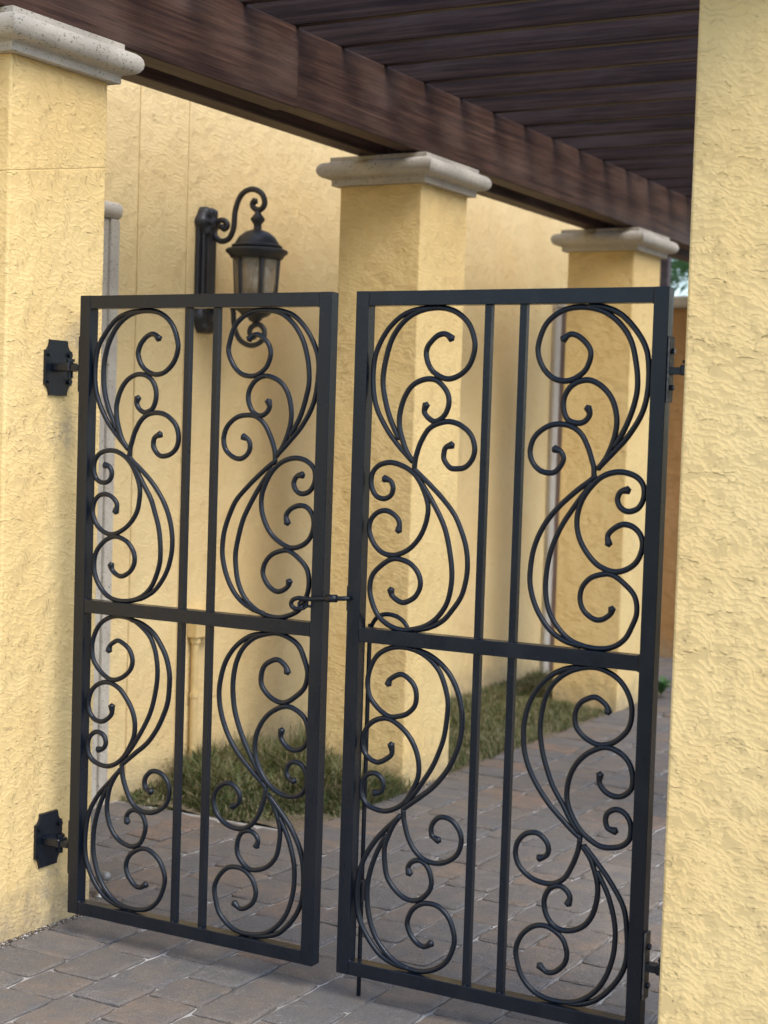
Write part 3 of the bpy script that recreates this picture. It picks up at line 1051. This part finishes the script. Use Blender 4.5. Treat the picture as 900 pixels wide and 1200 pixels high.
# weedy tuft against the first grass-side pillar and dry straw on the paving edge
for i in range(900):
    blade(XF - PW - 0.01 - rg.random() * 0.12, PY[1] + rg.uniform(-0.12, 0.3), -0.01, rg.uniform(0.08, 0.34), 0.004, rg.uniform(0.02, 0.12), rg.uniform(0, 6.28), 0.1)
for i in range(700):
    blade(rg.uniform(XF - PW, XF + 0.015), PY[1] - 0.012 - abs(rg.gauss(0, 0.05)), -0.005, rg.uniform(0.02, 0.13), 0.003, rg.uniform(0.02, 0.10), rg.uniform(0, 6.28), 0.2)
for i in range(140):
    x = rg.uniform(-1.1, -0.35); y = 1.50 + max(0, x + 0.62) * 0.9 - abs(rg.gauss(0, 0.06))
    blade(x, y, 0.003, 0.012, 0.0025, rg.uniform(0.03, 0.10), rg.uniform(0, 6.28), 0.6)
me = bpy.data.meshes.new('grass')
me.from_pydata(verts, [], faces)
me.materials.append(M_GRASS)
tag(obj('grass', me), 'rough green and straw coloured grass strip below the house wall', 'grass', kind='stuff')


# grit, leaf crumbs and mortar crumbs swept into the corners and joints
V, Fc = [], []
def crumb(x, y, z, r):
    b = len(V)
    a = rg.uniform(0, 6.283)
    for k in range(4):
        V.append((x + r * rg.uniform(0.5, 1.2) * math.cos(a + k * 1.571), y + r * rg.uniform(0.5, 1.2) * math.sin(a + k * 1.571), z))
    V.append((x + rg.uniform(-0.3, 0.3) * r, y + rg.uniform(-0.3, 0.3) * r, z + r * rg.uniform(0.4, 0.9)))
    for k in range(4): Fc.append((b + k, b + (k + 1) % 4, b + 4))
for i in range(700):
    crumb(XF + 0.002 + abs(rg.gauss(0, 0.012)), rg.uniform(PY[0] - 0.1, PY[0] + PL), 0.0005, rg.uniform(0.0015, 0.005))
for i in range(260):
    crumb(XF + rg.gauss(0.0, 0.03), PY[1] + rg.uniform(-0.05, PL), 0.0005, rg.uniform(0.002, 0.006))
for i in range(700):
    kx = rg.randrange(0, 12)
    crumb(-0.0935 + kx * PITCHX + rg.gauss(0, 0.006), rg.uniform(-0.8, 3.0), 0.0, rg.uniform(0.0012, 0.0036))
for i in range(220):
    crumb(rg.uniform(-0.3, 1.9), rg.uniform(-0.8, 3.0), 0.0012, rg.uniform(0.0012, 0.0035))
me = bpy.data.meshes.new('grit')
me.from_pydata(V, [], Fc)
tg = NT('mixed_grit')
tg.l(tg.ramp(tg.n('NewGeometry').outputs['Random Per Island'], [(0.0, (0.03, 0.025, 0.02)), (0.35, (0.07, 0.055, 0.04)), (0.6, (0.16, 0.12, 0.08)), (0.85, (0.30, 0.28, 0.25)), (1.0, (0.60, 0.58, 0.55))]), tg.b.inputs['Base Color'])
tg.b.inputs['Roughness'].default_value = 0.9
me.materials.append(tg.m)
tag(obj('grit', me), 'fine grit and crumbs lying on the pavers', 'grit', kind='stuff')


# ------------------------------------------------------------------ plants at the far end
def leafy(name, label, cat, x, y, n, h, wl):
    V, Fc = [], []
    for i in range(n):
        a = rg.uniform(0, 6.283)
        rr = rg.uniform(0.4, 1.0)
        base = Vector((0, 0, rg.uniform(0.01, h * 0.5)))
        dirv = Vector((math.cos(a), math.sin(a), rg.uniform(0.4, 1.4))).normalized()
        p1 = base + dirv * h * 0.5 * rr
        p2 = p1 + Vector((math.cos(a) * 0.5, math.sin(a) * 0.5, 0.1)) * h * 0.45 * rr
        s = Vector((-math.sin(a), math.cos(a), 0)) * wl * rr
        b = len(V)
        V.extend([base - s * 0.2, base + s * 0.2, p1 + s, p1 - s, p2])
        Fc.extend([(b, b + 1, b + 2, b + 3), (b + 3, b + 2, b + 4)])
    me = bpy.data.meshes.new(name)
    me.from_pydata(V, [], Fc)
    me.materials.append(M_PALM)
    return tag(obj(name, me, None, (x, y, 0)), label, cat)


leafy('weed', 'small bright green weed growing in the paving beyond the farthest pillar', 'weed', -0.30, 5.42, 60, 0.14, 0.014)

pm = thing('palm_tree', 'light green palm rising beyond the end wall', 'palm', (-2.7, 13.2, -0.07))
bm = bmesh.new()
tube(bm, smooth_path([(0, 0, 0), (0.04, 0, 1.2), (0.02, 0.02, 2.4), (0, 0, 3.3)], 6), 0.13, side=Vector((0, 1, 0)), seg=12)
obj('trunk', mesh_from_bm('trunk', bm, M_TRUNK, True), pm)
for k in range(18):
    a = k * 2.399
    el = 1.25 - (k % 6) * 0.24
    V, Fc = [], []
    L = rg.uniform(1.5, 1.9)
    prev = []
    for q in range(22):
        f = q / 21
        out = L * math.sin(min(1.5, f * 1.2)) * math.cos(el * (1 - f * 0.5))
        z = 3.28 + L * (f * math.sin(el) - 0.62 * f * f)
        c = Vector((math.cos(a) * out, math.sin(a) * out, z))
        prev.append(c)
    for q in range(2, 22):
        c = prev[q]
        t_ = (prev[q] - prev[q - 1]).normalized()
        sd_ = Vector((-math.sin(a), math.cos(a), 0))
        ll = 0.50 * math.sin(math.pi * min(1, 0.15 + 0.85 * q / 21)) + 0.08
        for s in (-1, 1):
            e = c + sd_ * s * ll * 0.8 + t_ * ll * 0.55 - Vector((0, 0, 0.22 * ll))
            wv = t_ * 0.022
            b = len(V)
            V.extend([c - wv, c + wv, (c + e) / 2 + wv * 1.3 + Vector((0, 0, 0.03)), (c + e) / 2 - wv * 1.3 + Vector((0, 0, 0.03)), e])
            Fc.extend([(b, b + 1, b + 2, b + 3), (b + 3, b + 2, b + 4)])
    me = bpy.data.meshes.new('frond')
    me.from_pydata(V, [], Fc)
    me.materials.append(M_PALM)
    obj('frond', me, pm)

tp = thing('timber_post', 'dark timber post standing behind the end wall coping', 'post', (-1.30, 8.0, -0.07))
bm = bmesh.new()
box(bm, -0.035, 0.035, -0.035, 0.035, 0.0, 3.25, 0.004)
obj('shaft', mesh_from_bm('shaft', bm, M_WOOD_X), tp)
bm = bmesh.new()
box(bm, -0.05, 0.05, -0.05, 0.05, 3.251, 3.29, 0.006)
obj('post_cap', mesh_from_bm('post_cap', bm, M_WOOD_X), tp)
